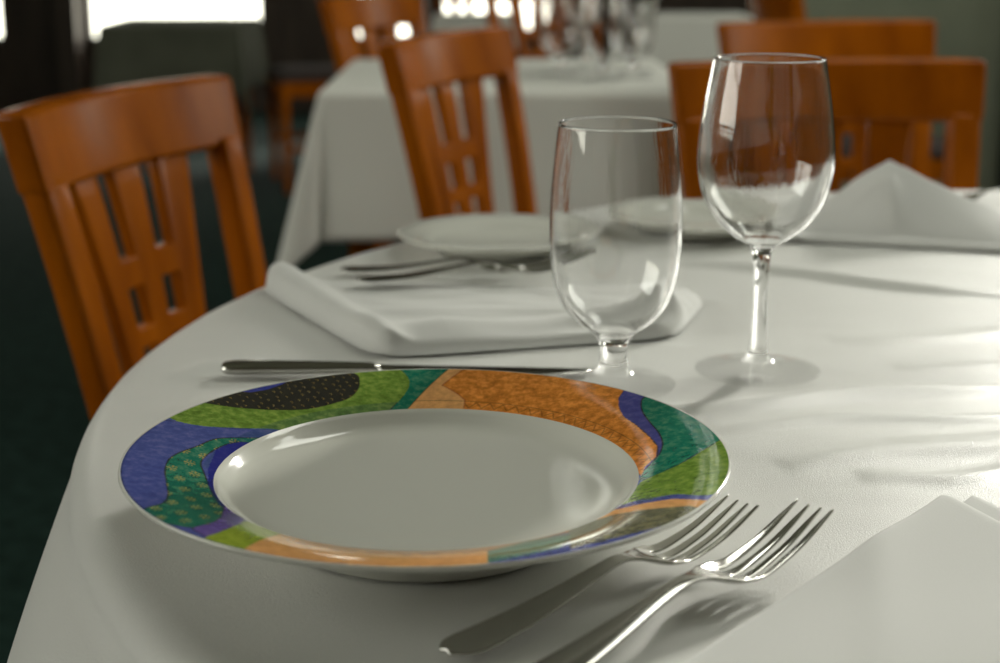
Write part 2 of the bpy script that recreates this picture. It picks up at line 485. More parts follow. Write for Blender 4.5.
# traced colour fields of the rim decoration and of a reflection on it, in millimetres from the plate's centre
PATTERN = [
    ('blue', [(-138.1,47.2), (-128.7,49), (-117.1,49.5), (-106,52.4), (-95.1,57.8), (-81.8,64.9), (-54.4,11.4), (-74.4,-52), (-78.5,-65.8), (-81.6,-95.2), (-86.4,-111.4), (-83.7,-145.6), (-122.5,-125.9), (-150.3,-35.2), (-150.7,43.7)]),
    ('teal2', [(-89.4,50.8), (-102.2,42.9), (-110.2,35.6), (-115.9,22.9), (-122.3,9.1), (-124.9,-2.9), (-123.8,-17.8), (-119.2,-36.7), (-115.1,-53.3), (-114.4,-67.4), (-119.2,-78), (-120,-87.5), (-115.5,-90.5), (-105.2,-98), (-95.3,-99.5), (-89.3,-89.9), (-87.6,-71.7), (-90.2,-53.4), (-95.9,-41.3), (-102.3,-23.1), (-107,-8.7), (-110.6,2.3), (-110.6,12.1), (-107.3,25.2), (-103.1,34.5), (-97.3,41.2), (-88.6,45.3)]),
    ('navy', [(-88.6,45.3), (-97.3,41.2), (-103.1,34.5), (-107,23.8), (-106.6,-1.6), (-102.3,-23.1), (-92.2,-50.8), (-85.8,-58.6), (-72.4,-21.6), (-70.1,47.2)]),
    ('purple', [(-90.6,-51.5), (-88.1,-72), (-89.7,-87.8), (-95.1,-100.4), (-89.7,-108.9), (-85.6,-112.9), (-81.5,-96), (-78.5,-78.6), (-78.5,-64.9), (-75.3,-46.1), (-88.3,-43.1)]),
    ('olive', [(-77.8,-70), (-79.8,-86), (-83.4,-102.2), (-87.4,-111.9), (-85.7,-137.2), (-66.2,-145.6), (-69.3,-126.6), (-65.7,-110.2), (-60.2,-86.2), (-55.2,-73.1), (-73.4,-58.2)]),
    ('lorange', [(-59.9,-83.3), (-65.3,-108.5), (-69.3,-126.6), (-65.2,-151.8), (-21.3,-177.6), (30.9,-159), (30.5,-101.8), (35.6,-84), (-11.2,-92.7), (-51.3,-84)]),
    ('navy', [(-50.9,-86.8), (-46.5,-91), (-29.1,-96.5), (-10.8,-98.6), (17.5,-95.2), (17.3,-87.5), (-11.3,-91), (-51.7,-80.4)]),
    ('lorange', [(24.8,-87.7), (66.2,-72.8), (65.2,-84.7), (46.6,-95.6), (30.2,-115.9), (25.7,-148), (23.8,-93.3)]),
    ('teal3', [(30.2,-117.1), (46.7,-93.7), (66.5,-90.2), (64.9,-107.3), (60.1,-121.5), (30.4,-140.5)]),
    ('brown', [(65.6,-75.4), (75.2,-66), (87.2,-63.2), (106,-69.6), (119.3,-74), (125,-78.8), (105,-100.4), (77.4,-115.9), (64.2,-123.9)]),  # reflection on the rim, painted in as a colour field
    ('lorange', [(72.8,-69), (84.6,-53.9), (96.5,-55.5), (113.4,-59.8), (121.3,-65.7), (129.2,-71), (124.5,-83), (119.2,-74.8), (105.8,-70.9), (87.1,-64.1)]),
    ('green', [(148.9,20.4), (143.2,14.3), (137.6,8), (121.4,-8.4), (103.7,-16.6), (100.5,-22), (88.9,-41.3), (84.6,-50.8), (96.6,-46.7), (103.5,-50), (115.7,-53.1), (128.7,-62.3), (148,-50.7)]),
    ('teal', [(111.8,105.1), (111.3,85.8), (110.2,71.7), (112.9,55.5), (116.2,40.9), (116.7,26.1), (113.6,13.1), (106.3,2.5), (102.1,-13.8), (103.7,-16.6), (121.4,-8.4), (143.2,14.3), (155.3,24.7), (137.5,94)]),
    ('purple2', [(105.3,112.4), (103.6,103.4), (99.7,93), (98.9,81.4), (100.6,68.8), (105.9,56.5), (111.4,38.5), (114.1,23.7), (112.4,11.1), (106.3,2.5), (101.7,-7.9), (107.1,0.5), (114,12.8), (117,25.9), (116.4,40.8), (113.4,55.2), (110.7,71.4), (111.5,85.7), (115,92.1), (117,103)]),
    ('orange', [(17.5,150.7), (14.9,145.2), (3.1,125.1), (11.9,116.1), (16,109.7), (15.7,102.1), (15.1,92.1), (81.9,21.9), (88.2,140.2)]),
    ('orange', [(64.3,142.3), (62.1,66.5), (81.6,43.4), (99.4,12.5), (103.5,-8.7), (106.3,2.5), (112.4,11.1), (114.1,23.7), (111.4,38.5), (105.9,56.5), (100.6,68.8), (98.9,81.4), (99.7,93), (103.6,103.4), (105.9,112.2)]),
    ('lorange', [(6.5,146.2), (-17.3,101), (-18.9,92.1), (15.1,92.1), (15.7,102.1), (16,109.7), (11.9,116.1), (3.1,125.1), (14.9,145.2), (17.5,150.7), (8.3,151)]),
    ('teal', [(-21,148.7), (-21.5,143.8), (-16.8,134), (-15.6,123.8), (-18.4,113.1), (-24.3,100.9), (-26,86.3), (-17.5,97.3), (6.5,146.3), (8,151.8)]),
    ('green', [(-138.5,54.3), (-130.1,48.8), (-117.7,48.4), (-100.3,55.6), (-82.7,63.8), (-70.2,65.2), (-46,77.7), (-26.7,97.3), (-24.4,101.4), (-18.4,113.1), (-15.6,123.8), (-16.8,134), (-21.5,143.8), (-22.5,151), (-65.7,145.7), (-125.8,95.4)]),
    ('black', [(-128.6,81.7), (-122.4,79.1), (-110.1,78.1), (-97.6,79.9), (-82.8,84.2), (-68,90.9), (-55.9,100), (-47.4,107.9), (-43.6,119.2), (-44.7,132.3), (-48.6,138.2), (-49.2,145.8), (-78.9,140.3)]),
    ('navy2', [(-114.1,103.3), (-108.2,99.1), (-100.4,99.7), (-92.1,106.1), (-85.3,114.8), (-82.1,121.4), (-84.2,127.9)]),
]

PCOL = {
    'blue': srgb(75, 86, 152), 'teal2': srgb(30, 114, 94), 'navy': srgb(40, 44, 132), 'purple': srgb(104, 86, 157),
    'olive': srgb(143, 163, 51), 'lorange': srgb(226, 166, 104), 'teal3': srgb(95, 137, 117), 'brown': srgb(110, 110, 86),
    'green': srgb(110, 143, 55), 'teal': srgb(20, 117, 95), 'purple2': srgb(71, 73, 146), 'orange': srgb(216, 132, 50),
    'black': srgb(44, 43, 40), 'navy2': srgb(51, 62, 146), 'dark': srgb(40, 34, 26), 'gold': srgb(190, 160, 80), 'white': (0.80, 0.80, 0.76, 1)}
MOTTLE = {'blue': .35, 'teal2': .5, 'navy': .1, 'purple': .3, 'olive': .5, 'lorange': .35, 'teal3': .3, 'brown': .6, 'green': .7, 'teal': .5, 'purple2': .3, 'orange': .8, 'black': .1, 'navy2': .2}
NA, NR = 1800, 84
th = np.arange(NA) / NA * 2 * math.pi
rads = np.linspace(PRI, PRO - 0.0012, NR)
XX = (rads[:, None] * np.cos(th)[None]) * 1000
YY = (rads[:, None] * np.sin(th)[None]) * 1000
RRm = np.hypot(XX, YY)
colr = np.zeros(XX.shape + (4,)); colr[:] = PCOL['blue']
mot = np.full(XX.shape, 0.4)
def inside(poly):
    ins = np.zeros(XX.shape, bool)
    dist = np.full(XX.shape, 1e9)
    n = len(poly)
    for i in range(n):
        (xa, ya), (xb, yb) = poly[i], poly[(i + 1) % n]
        cond = ((ya > YY) != (yb > YY))
        with np.errstate(divide='ignore', invalid='ignore'):
            xi = (xb - xa) * (YY - ya) / (yb - ya if yb != ya else 1e-9) + xa
        ins ^= cond & (XX < xi)
        dx, dy = xb - xa, yb - ya
        L2 = dx * dx + dy * dy + 1e-9
        t = np.clip(((XX - xa) * dx + (YY - ya) * dy) / L2, 0, 1)
        dist = np.minimum(dist, np.hypot(XX - xa - t * dx, YY - ya - t * dy))
    return ins, dist
zone = np.full(XX.shape, '', dtype=object)
NOLINE = {'orange', 'lorange', 'olive', 'brown', 'teal3', 'navy', 'green'}
for nm, poly in PATTERN:
    if nm in ('blue', 'teal2', 'black', 'purple2', 'green', 'purple') and len(poly) > 6:
        poly = spline(poly + [poly[0]], 4)[:-1]
    ins, dist = inside(poly)
    colr[ins] = PCOL[nm]
    mot[ins] = MOTTLE[nm]
    zone[ins] = nm
    if nm not in NOLINE:
        w = (0.55 if nm in ('black', 'teal2', 'purple2') else 0.4)
        k = np.clip((w - dist) / 0.3, 0, 1) * 0.85
        k = np.where(dist < w, k, 0)[..., None]
        colr = colr * (1 - k) + np.array(PCOL['dark']) * k
# fine brown outline at the pointed left end of the orange panel
panel = [p for nm, p in PATTERN if nm == 'lorange'][-1][4:9]
for (xa, ya), (xb, yb) in zip(panel, panel[1:]):
    dx, dy = xb - xa, yb - ya
    t = np.clip(((XX - xa) * dx + (YY - ya) * dy) / (dx * dx + dy * dy), 0, 1)
    k = np.clip((0.7 - np.hypot(XX - xa - t * dx, YY - ya - t * dy)) / 0.3, 0, 1)[..., None] * 0.6
    colr = colr * (1 - k) + np.array(srgb(150, 60, 14)) * k
# little gold flowers on the teal field, gold commas on the black field
def stamp(cx, cy, size, zonename, shape):
    dx, dy = XX - cx, (YY - cy) / (1.5 if shape == 'flower' else 1.2)
    near = (np.abs(dx) < size * 1.5) & (np.abs(dy) < size * 1.5) & (zone == zonename)
    if shape == 'flower':
        m = ((np.abs(dx) < size * .17) & (np.abs(dy) < size)) | ((np.abs(dy) < size * .17) & (np.abs(dx) < size)) | (np.hypot(np.abs(dx) - size * .62, np.abs(dy) - size * .62) < size * .17)
        m &= np.hypot(dx, dy) > size * .2
    else:
        rr_ = np.hypot(dx, dy)
        m = (rr_ < size) & (rr_ > size * .55) & (dx + dy > -size * .3)
    m &= near
    w_ = 0.6 if shape == 'flower' else 0.4
    colr[m] = colr[m] * (1 - w_) + np.array(PCOL['gold']) * w_
def mm(px, py): return px, py
rng = random.Random(7)
for gx in range(-16, 17):
    for gy in range(-16, 17):
        x, y = gx * 10.5 + (5.2 if gy % 2 else 0) + rng.uniform(-.8, .8), gy * 13 + rng.uniform(-.8, .8)
        if math.hypot(x, y) < 148 and x < -60: stamp(x, y, 2.6, 'teal2', 'flower')
for gx in range(-26, 27):
    for gy in range(0, 30):
        x, y = gx * 5.6 + (2.8 if gy % 2 else 0) + rng.uniform(-1.2, 1.2), gy * 5.2 + rng.uniform(-1, 1)
        if math.hypot(x, y) < 148: stamp(x, y, 0.95, 'black', 'comma')
# zigzag band on the inner edge of the orange field and the double line round the well
ang = np.degrees(np.arctan2(YY, XX))
band = (RRm > PRI * 1000 + 0.8) & (RRm < PRI * 1000 + 6.6)
zz = (ang % 4.0) / 4.0
tri = 1 - np.abs(2 * zz - 1)
line = np.abs((RRm - PRI * 1000 - 1.3) / 5.0 - tri) < 0.13
om = (zone == 'orange')
k = (om & band & line)
colr[k] = colr[k] * 0.45 + np.array(PCOL['dark']) * 0.55
k = (om | (zone == 'lorange') & (YY > 40)) & (np.abs(RRm - PRI * 1000 - 7.0) < 0.32)
colr[k] = colr[k] * 0.4 + np.array(PCOL['dark']) * 0.6
# darker second outline inside the orange panel's left point
# darker blue-green band beside the well on the upper left
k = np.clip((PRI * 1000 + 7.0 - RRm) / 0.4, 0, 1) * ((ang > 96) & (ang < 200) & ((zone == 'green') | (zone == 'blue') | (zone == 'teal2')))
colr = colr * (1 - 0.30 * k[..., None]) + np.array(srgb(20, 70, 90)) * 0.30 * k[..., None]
# thin blue line round the outer edge
k = np.clip((RRm - (PRO * 1000 - 2.3)) / 0.3, 0, 1) * ((ang < -100) | (ang > 165))
colr = colr * (1 - 0.7 * k[..., None]) + np.array(srgb(50, 62, 110)) * 0.7 * k[..., None]
colr[..., 3] = mot

plate = empty('dinner_plate', (PC[0], PC[1], TZ))
plate.scale = (0.980, 0.980, 1.0)
tag(plate, 'large dinner plate with colourful patterned rim and white centre', 'plate')
prof = [(0.0, 0.0095), (0.062, 0.0095), (0.0685, 0.0050), (0.0695, 0.0008), (0.0705, 0.0), (0.0735, 0.0), (0.075, 0.0010), (0.078, 0.0060), (0.093, 0.0130), (0.1055, 0.0225)]
prof += [(r, rim_z(r) - 0.0032) for r in (0.115, 0.125, 0.135, 0.142)] + [(0.1454, rim_z(0.1454) - 0.0024), (0.1463, rim_z(PRO) - 0.0010), (0.1460, rim_z(PRO) - 0.0001), (PRO - 0.0012, rim_z(PRO - 0.0012))]
body = lathe_bm(prof, 256)
link_bm('underside', body, M['china'], plate)
well = [(0.0, 0.0165), (0.05, 0.0166), (0.078, 0.0170), (0.0880, 0.0178), (0.0940, 0.0196), (0.0982, 0.0228), (0.1008, 0.0252), (PRI, rim_z(PRI))]
link_bm('well', lathe_bm(spline(well, 5), 256), M['china'], plate)
verts = np.zeros((NR, NA, 3))
verts[..., 0] = XX / 1000; verts[..., 1] = YY / 1000
verts[..., 2] = np.array([rim_z(r) for r in rads])[:, None]
idx = np.arange(NR * NA).reshape(NR, NA)
q = np.stack([idx[:-1], np.roll(idx, -1, 1)[:-1], np.roll(idx, -1, 1)[1:], idx[1:]], -1).reshape(-1, 4)
q = q[:, ::-1]
me = bpy.data.meshes.new('patterned_rim')
me.vertices.add(NR * NA); me.vertices.foreach_set('co', verts.reshape(-1))
me.loops.add(q.size); me.loops.foreach_set('vertex_index', q.reshape(-1).astype(np.int32))
me.polygons.add(len(q)); me.polygons.foreach_set('loop_start', (np.arange(len(q)) * 4).astype(np.int32))
me.polygons.foreach_set('loop_total', np.full(len(q), 4, np.int32))
me.update(calc_edges=True)
ca = me.color_attributes.new('pattern', 'FLOAT_COLOR', 'POINT')
ca.data.foreach_set('color', colr.reshape(-1).astype(np.float32))
me.shade_smooth()
me.validate()
M['rim'] = mat('printed_glaze', (0.5, 0.5, 0.5, 1), 0.10, **{'Coat Weight': 0.3, 'Coat Roughness': 0.04})
n, l, b = nodes_of(M['rim'])
at_ = n.new('ShaderNodeAttribute'); at_.attribute_name = 'pattern'
tcn = n.new('ShaderNodeTexCoord')
nz = n.new('ShaderNodeTexNoise'); nz.inputs['Scale'].default_value = 210; nz.inputs['Detail'].default_value = 6; nz.inputs['Roughness'].default_value = 0.65
mr = n.new('ShaderNodeMapRange'); mr.inputs[1].default_value = 0.3; mr.inputs[2].default_value = 0.7; mr.inputs[3].default_value = 0.45; mr.inputs[4].default_value = 1.65
mx = n.new('ShaderNodeMix'); mx.data_type = 'FLOAT'; mx.inputs[2].default_value = 1.0
mul = n.new('ShaderNodeVectorMath'); mul.operation = 'SCALE'
l.new(tcn.outputs['Object'], nz.inputs['Vector']); l.new(nz.outputs['Fac'], mr.inputs[0])
l.new(at_.outputs['Alpha'], mx.inputs[0]); l.new(mr.outputs[0], mx.inputs[3])
l.new(at_.outputs['Color'], mul.inputs[0]); l.new(mx.outputs[0], mul.inputs['Scale'])
mr2 = n.new('ShaderNodeMapRange'); mr2.inputs[1].default_value = 0.48; mr2.inputs[2].default_value = 0.72; mr2.inputs[3].default_value = 0.0; mr2.inputs[4].default_value = 0.22
mu2 = n.new('ShaderNodeMath'); mu2.operation = 'MULTIPLY'
l.new(nz.outputs['Fac'], mr2.inputs[0]); l.new(mr2.outputs[0], mu2.inputs[0]); l.new(at_.outputs['Alpha'], mu2.inputs[1])
mxc = n.new('ShaderNodeMix'); mxc.data_type = 'RGBA'; mxc.inputs[7].default_value = (0.85, 0.62, 0.22, 1)
l.new(mu2.outputs[0], mxc.inputs[0]); l.new(mul.outputs[0], mxc.inputs[6])
l.new(mxc.outputs[2], b.inputs['Base Color'])
me.materials.append(M['rim'])
rim = bpy.data.objects.new('patterned_rim', me)
COL.objects.link(rim); rim.parent = plate
rim['label'] = 'rim printed in blue, green, teal, black and orange fields'

# ---------------------------------------------------------------- stemware
def glass_solid(name, outer, wall, floor_z, parent_loc, m, seg=128):
    """outer: (r, z) from the foot's centre underneath, out and up to the rim; the hollow is offset inwards."""
    out = spline(outer, 8)
    # keep only points above the inner floor for the inside wall
    inner = []
    for k in range(len(out) - 1, -1, -1):
        r, z = out[k]
        if z < floor_z: break
        t = (z - floor_z) / max(1e-6, out[-1][1] - floor_z)
        w = wall * (1.0 + 1.2 * (1 - t) ** 3)
        inner.append((max(r - w, 0.0008), z + (0.0 if k == len(out) - 1 else 0.0)))
    rim_r, rim_z_ = out[-1]
    lip = [(rim_r - wall * .15, rim_z_ + wall * .35), (rim_r - wall * .5, rim_z_ + wall * .5), (rim_r - wall * .85, rim_z_ + wall * .35)]
    rl, zl = inner[-1]
    bottom = [(rl * math.cos(a), zl - (0.10 * rl + 0.0012) * math.sin(a)) for a in (R(20), R(40), R(60), R(80))]
    prof = out + lip + inner + bottom + [(0.0, zl - (0.10 * rl + 0.0012))]
    return lathe_bm(prof, seg)

GZ = TZ + 0.0002
goblet_prof = [(0.0, 0.0010), (0.010, 0.0010), (0.030, 0.0008), (0.0375, 0.0004), (0.0388, 0.0012), (0.0375, 0.0024), (0.026, 0.0046), (0.014, 0.0078), (0.0098, 0.0120),
               (0.0086, 0.0180), (0.0085, 0.0230), (0.0098, 0.0290), (0.0145, 0.0345), (0.0245, 0.0420), (0.0330, 0.0530), (0.0380, 0.0680), (0.0402, 0.0860), (0.0406, 0.1020), (0.0398, 0.1200), (0.0380, 0.1400), (0.0356, 0.1630)]
wine_prof = [(0.0, 0.0010), (0.010, 0.0010), (0.030, 0.0008), (0.0385, 0.0004), (0.0400, 0.0012), (0.0385, 0.0022), (0.024, 0.0042), (0.012, 0.0070), (0.0078, 0.0100), (0.0062, 0.0150),
             (0.0052, 0.0300), (0.0048, 0.0500), (0.0052, 0.0700), (0.0066, 0.0790), (0.0100, 0.0830), (0.0190, 0.0885), (0.0300, 0.0985), (0.0382, 0.1130), (0.0422, 0.1310), (0.0420, 0.1480), (0.0400, 0.1660), (0.0370, 0.1840), (0.0342, 0.1990)]
gob = link_bm('water_goblet', glass_solid('g', goblet_prof, 0.0011, 0.036, None, None), [M['glass'], M['foot_glass']])
def foot_faces(o, r_min, z_max):
    for p in o.data.polygons:
        c = p.center
        if c.z < z_max: p.material_index = 1
gob.location = (0.0705, 0.960, GZ)
tag(gob, 'short-stemmed water goblet right behind the patterned plate', 'glass')
wine = link_bm('wine_glass', glass_solid('w', wine_prof, 0.0010, 0.0855, None, None), [M['glass'], M['foot_glass']])
wine.location = (0.1655, 0.992, GZ)
foot_faces(gob, 0, 0.0085)
foot_faces(wine, 0, 0.0075)
tag(wine, 'tall long-stemmed wine glass right of the water goblet', 'glass')

# ---------------------------------------------------------------- cutlery
def smooth_interp(xs, ys, x):
    return float(np.interp(x, xs, ys))

def fork_mesh(L=0.185, name='fork'):
    """A four-tined fork lying along +x, handle end at the origin, one continuous sheet thickened."""
    s_slot, s_tip = 0.150 * L / 0.2, L
    ws = ([0, .004, .012, .03, .06, .085, .102, .110, .116, .122, .130, .140, .2], [.010, .0165, .0195, .0185, .0135, .0090, .0068, .0070, .0095, .0160, .0240, .0262, .0240])
    zs = ([0, .02, .05, .085, .104, .114, .124, .136, .150, .172, .2], [.0012, .0014, .0035, .0090, .0125, .0125, .0080, .0032, .0026, .0070, .0170])
    k = L / 0.2
    S = [0, .001, .003, .006, .012, .02, .03, .045, .06, .075, .09, .105, .110, .114, .118, .122, .126, .130, .134, .138, .1395, .143, .147, .151, .156, .162, .168, .174, .180, .186, .192, .197, .2]
    bm = bmesh.new()
    rowsv = []
    for s in S:
        w = float(np.interp(s, *ws))
        if s < .012:
            w = .0195 * math.sqrt(max(0.03, 1 - (1 - s / .012) ** 2))
        t = float(np.interp(s, *zs))
        # smooth z a little
        t = np.mean([float(np.interp(s + d, *zs)) for d in (-.006, -.003, 0, .003, .006)]) if 0.01 < s < .196 else t
        row = []
        if s <= .140:
            for j in range(12):
                u = -1 + 2 * j / 11
                dish = 0.0035 * (u * u) * smooth_interp([.114, .136], [0, 1], s)
                crown = 0.0008 * (1 - u * u) * smooth_interp([0, .10, .12], [1, 1, 0], s)
                row.append((s * k, u * w / 2, t + dish + crown))
        else:
            f = (s - .140) / (.2 - .140)
            pitch = .0066 - .0006 * f
            hw = .0021 * (1 - f) ** .45 + .0003 if f < 1 else .0003
            hw = max(.0004, .00255 - .0013 * f - .0008 * max(0, (f - .75) / .25))
            for c in range(4):
                cc = (c - 1.5) * pitch
                for e_ in (-1, 0, 1):
                    y = cc + e_ * hw
                    u = y / (w / 2)
                    row.append((s * k, y, t + 0.0035 * min(1.1, u * u) * (1 - .6 * f)))
        rowsv.append([bm.verts.new(p) for p in row])
    for i in range(len(S) - 1):
        for j in range(11):
            if S[i + 1] > .140 and j in (2, 5, 8): continue
            bm.faces.new((rowsv[i][j], rowsv[i + 1][j], rowsv[i + 1][j + 1], rowsv[i][j + 1]))
    return bm

def finish_fork(o, th=0.0017):
    md = o.modifiers.new('thickness', 'SOLIDIFY'); md.thickness = th; md.offset = 1 if False else -1
    md2 = o.modifiers.new('rounding', 'SUBSURF'); md2.levels = 2; md2.render_levels = 2

def place_along(o, p0, p1, z):
    o.location = (p0[0], p0[1], z)
    o.rotation_euler = (0, 0, math.atan2(p1[1] - p0[1], p1[0] - p0[0]))

fork = link_bm('fork', fork_mesh(0.184), M['steel'])
finish_fork(fork)
place_along(fork, (-0.021, 0.573), (0.108, 0.694), TZ + 0.0022)
tag(fork, 'left fork of the near pair, its tines almost touching the patterned plate', 'fork', 'steel forks')
f2 = fork.copy(); COL.objects.link(f2)
f2.scale = (1.18, 1.06, 1.1)
place_along(f2, (-0.003, 0.528), (0.143, 0.686), TZ + 0.0026)
tag(f2, 'right fork of the near pair, lying nearest the front napkin', 'fork', 'steel forks')
f3 = fork.copy(); COL.objects.link(f3)
place_along(f3, (-0.110, 1.205), (0.062, 1.228), TZ + 0.0110)
tag(f3, 'blurred fork behind the first napkin, in front of the pale side plate', 'fork', 'steel forks')
f4 = fork.copy(); COL.objects.link(f4)
place_along(f4, (-0.130, 1.285), (0.045, 1.262), TZ + 0.0022)
tag(f4, 'farther blurred fork beside the pale side plate', 'fork', 'steel forks')

# table knife: hollow handle and thin blade
kn = empty('table_knife', (-0.1775, 0.984, TZ + 0.0002), R(-0.3))
tag(kn, 'steel table knife lying behind the patterned plate', 'knife')
def loft(stations, seg=20):
    bm = bmesh.new()
    rings = []
    for x, y, z, hw, hh in stations:
        rings.append([(x, y + hw * math.cos(2 * math.pi * i / seg), z + hh * math.sin(2 * math.pi * i / seg)) for i in range(seg)])
    V = grid_surface(bm, rings, closed=True)
    bm.faces.new(V[0][::-1]); bm.faces.new(V[-1])
    return bm
hs = []
for x, hw, hh in ((0, .0030, .0016), (.0006, .0052, .0028), (.002, .0070, .0036), (.006, .0083, .0042), (.015, .0088, .0044), (.04, .0080, .0042), (.07, .0068, .0038), (.092, .0058, .0034), (.098, .0054, .0030), (.101, .0040, .0022)):
    hs.append((x, 0, 0.0046, hw, hh))
link_bm('handle', loft(hs), M['steel'], kn)
bs_ = []
for x, yc, hw, hh in ((.099, 0, .0048, .0024), (.105, 0, .0060, .0016), (.115, -.0004, .0080, .0011), (.15, -.0008, .0092, .0009), (.19, -.0008, .0092, .0008), (.215, 0.0004, .0078, .0007), (.230, .0028, .0046, .0006), (.237, .0055, .0014, .0004)):
    bs_.append((x, yc, 0.0046 - .0026 * min(1, (x - .099) / .13), hw, hh))
link_bm('blade', loft(bs_), M['steel'], kn)

# ---------------------------------------------------------------- napkins
def height_sheet(name, corners, hfun, nu, nv, m, label, th=0.0025, group=None, rnd=0.0, base=TZ):
    """corners: four ground points (x, y) in order; hfun(u, v) -> height of the sheet; a closed soft slab."""
    bm = bmesh.new()
    c = [np.array(p, float) for p in corners]
    P = []
    for i in range(nu + 1):
        u = i / nu
        row = []
        for j in range(nv + 1):
            v = j / nv
            k_c = 0.10 * rnd * abs(2 * u - 1) ** 7 * abs(2 * v - 1) ** 7
            uu, vv = u, v
            u, v = u + (0.5 - u) * k_c * 2, v + (0.5 - v) * k_c * 2
            g = (c[0] * (1 - u) + c[1] * u) * (1 - v) + (c[3] * (1 - u) + c[2] * u) * v
            row.append((g[0], g[1], base + hfun(uu, vv, g[0], g[1])))
            u = uu
        P.append(row)
    V = grid_surface(bm, P)
    # closed underside
    B = [[bm.verts.new((p[0], p[1], base + 0.0006)) for p in row] for row in P]
    for i in range(nu):
        for j in range(nv):
            bm.faces.new((B[i][j], B[i][j + 1], B[i + 1][j + 1], B[i + 1][j]))
    for i in range(nu):
        bm.faces.new((V[i][0], B[i][0], B[i + 1][0], V[i + 1][0]))
        bm.faces.new((V[i][nv], V[i + 1][nv], B[i + 1][nv], B[i][nv]))
    for j in range(nv):
        bm.faces.new((V[0][j], V[0][j + 1], B[0][j + 1], B[0][j]))
        bm.faces.new((V[nu][j], B[nu][j], B[nu][j + 1], V[nu][j + 1]))
    o = link_bm(name, bm, m)
    tag(o, label, 'napkin', group)
    return o

def edge_round(t, w):
    """0 at the edge rising to 1 over the width w, as a quarter round."""
    t = min(1.0, max(0.0, t / w))
    return math.sqrt(max(0.0, 1 - (1 - t) ** 2))

def nap1(u, v, x, y):
    # u runs from the rolled left fold to the right end, v from the front edge to the back
    e = edge_round(u, 0.022) * edge_round(1 - u, 0.05) * edge_round(v, 0.035) * edge_round(1 - v, 0.06)
    roll = 0.014 * math.exp(-((u - 0.05) / 0.065) ** 2) * (0.75 + 0.4 * v)
    front = (0.009 + 0.003 * math.sin(u * 9)) * math.exp(-((v - 0.13 - 0.1 * u) / 0.10) ** 2) * min(1, u * 3 + .2)
    fr2 = 0.006 * math.exp(-((v - 0.36 - 0.12 * math.sin(u * 4)) / 0.07) ** 2) * u
    rip = 0.0016 * mnoise.noise(Vector((u * 5, v * 9, 2)))
    end = 0.010 * math.exp(-((u - 0.93) / 0.07) ** 2) * (0.4 + 0.6 * math.sin(math.pi * v) ** 2)
    return 0.0006 + e * (0.006 + roll + front + fr2 + rip + end)
height_sheet('napkin', [(-0.083, 1.020), (0.122, 1.075), (0.160, 1.195), (-0.200, 1.250)], nap1, 120, 80, M['napkin'],
             'white folded napkin with a rolled left edge, behind the knife and goblet', rnd=0.45)

def nap2(u, v, x, y):
    e = edge_round(u, 0.04) * edge_round(1 - u, 0.04) * edge_round(v, 0.05) * edge_round(1 - v, 0.05)
    # ridge from the left tail up to the peak and down to the right
    pu = 0.38
    H = 0.060 * (max(0, 1 - abs(u - pu) / 0.50)) ** 1.1
    if u < pu: H = 0.056 * (max(0, (u) / pu)) ** 1.9 + .004
    rv = 0.52 - 0.12 * (u - pu)
    wv = 0.42
    cross = max(0, 1 - abs(v - rv) / wv)
    H2 = H * cross ** 0.85
    # a second, lower fold running forward from the peak
    f = 0.020 * math.exp(-((u - 0.30 - 0.25 * (0.5 - v)) / 0.06) ** 2) * max(0, 1 - abs(v - 0.36) / 0.34)
    return 0.0006 + e * (0.005 + H2 + f * 0.6 + 0.001 * mnoise.noise(Vector((u * 6, v * 6, 5))))
height_sheet('napkin', [(0.250, 1.425), (0.520, 1.350), (0.560, 1.490), (0.255, 1.600)], nap2, 120, 80, M['napkin'],
             'white napkin folded into a raised peak, blurred, on the far right of the near table')

def nap3(u, v, x, y):
    e = edge_round(u, 0.035) * edge_round(v, 0.035) * edge_round(1 - u, 0.03) * edge_round(1 - v, 0.03)
    return 0.0006 + e * (0.0068 + 0.0022 * mnoise.noise(Vector((u * 3, v * 3, 1))) + 0.002 * math.exp(-(((u - v) - 0.25) / 0.08) ** 2))
n3 = height_sheet('napkin', [(0.222, 0.756), (0.034, 0.520), (0.150, 0.400), (0.318, 0.500)], nap3, 90, 90, M['napkin'],
                  'flat folded white napkin in the lower right corner, beside the near forks')
def nap3b(u, v, x, y):
    e = edge_round(u, 0.02) * edge_round(v, 0.02) * edge_round(1 - u, 0.03) * edge_round(1 - v, 0.03)
    return 0.0006 + e * 0.0036
l2 = height_sheet('under_layer', [(0.236, 0.758), (0.10, 0.560), (0.190, 0.42), (0.330, 0.53)], nap3b, 60, 60, M['napkin'], 'x')
for k_ in ('category', 'label'):
    if k_ in l2: del l2[k_]
l2.parent = n3

# ---------------------------------------------------------------- pale side plates at the far settings
def side_plate(cx, cy, r, label):
    k = r / 0.09
    prof = [(0, .004), (.045 * k, .004), (.05 * k, 0.0), (.054 * k, 0.0), (.060 * k, .006), (.0885 * k, .0145), (.09 * k, .0160), (.0885 * k, .0172), (.078 * k, .0152), (.066 * k, .0125), (.061 * k, .0095), (.056 * k, .0072), (0, .0066)]
    o = link_bm('side_plate', lathe_bm(prof, 128), M['china'])
    o.location = (cx, cy, GZ)
    return tag(o, label, 'plate', 'plain side plates')
side_plate(-0.002, 1.385, 0.088, 'pale plain side plate behind the first napkin, left of the goblet')
side_plate(0.180, 1.470, 0.082, 'pale plain side plate seen between the goblet and the wine glass')
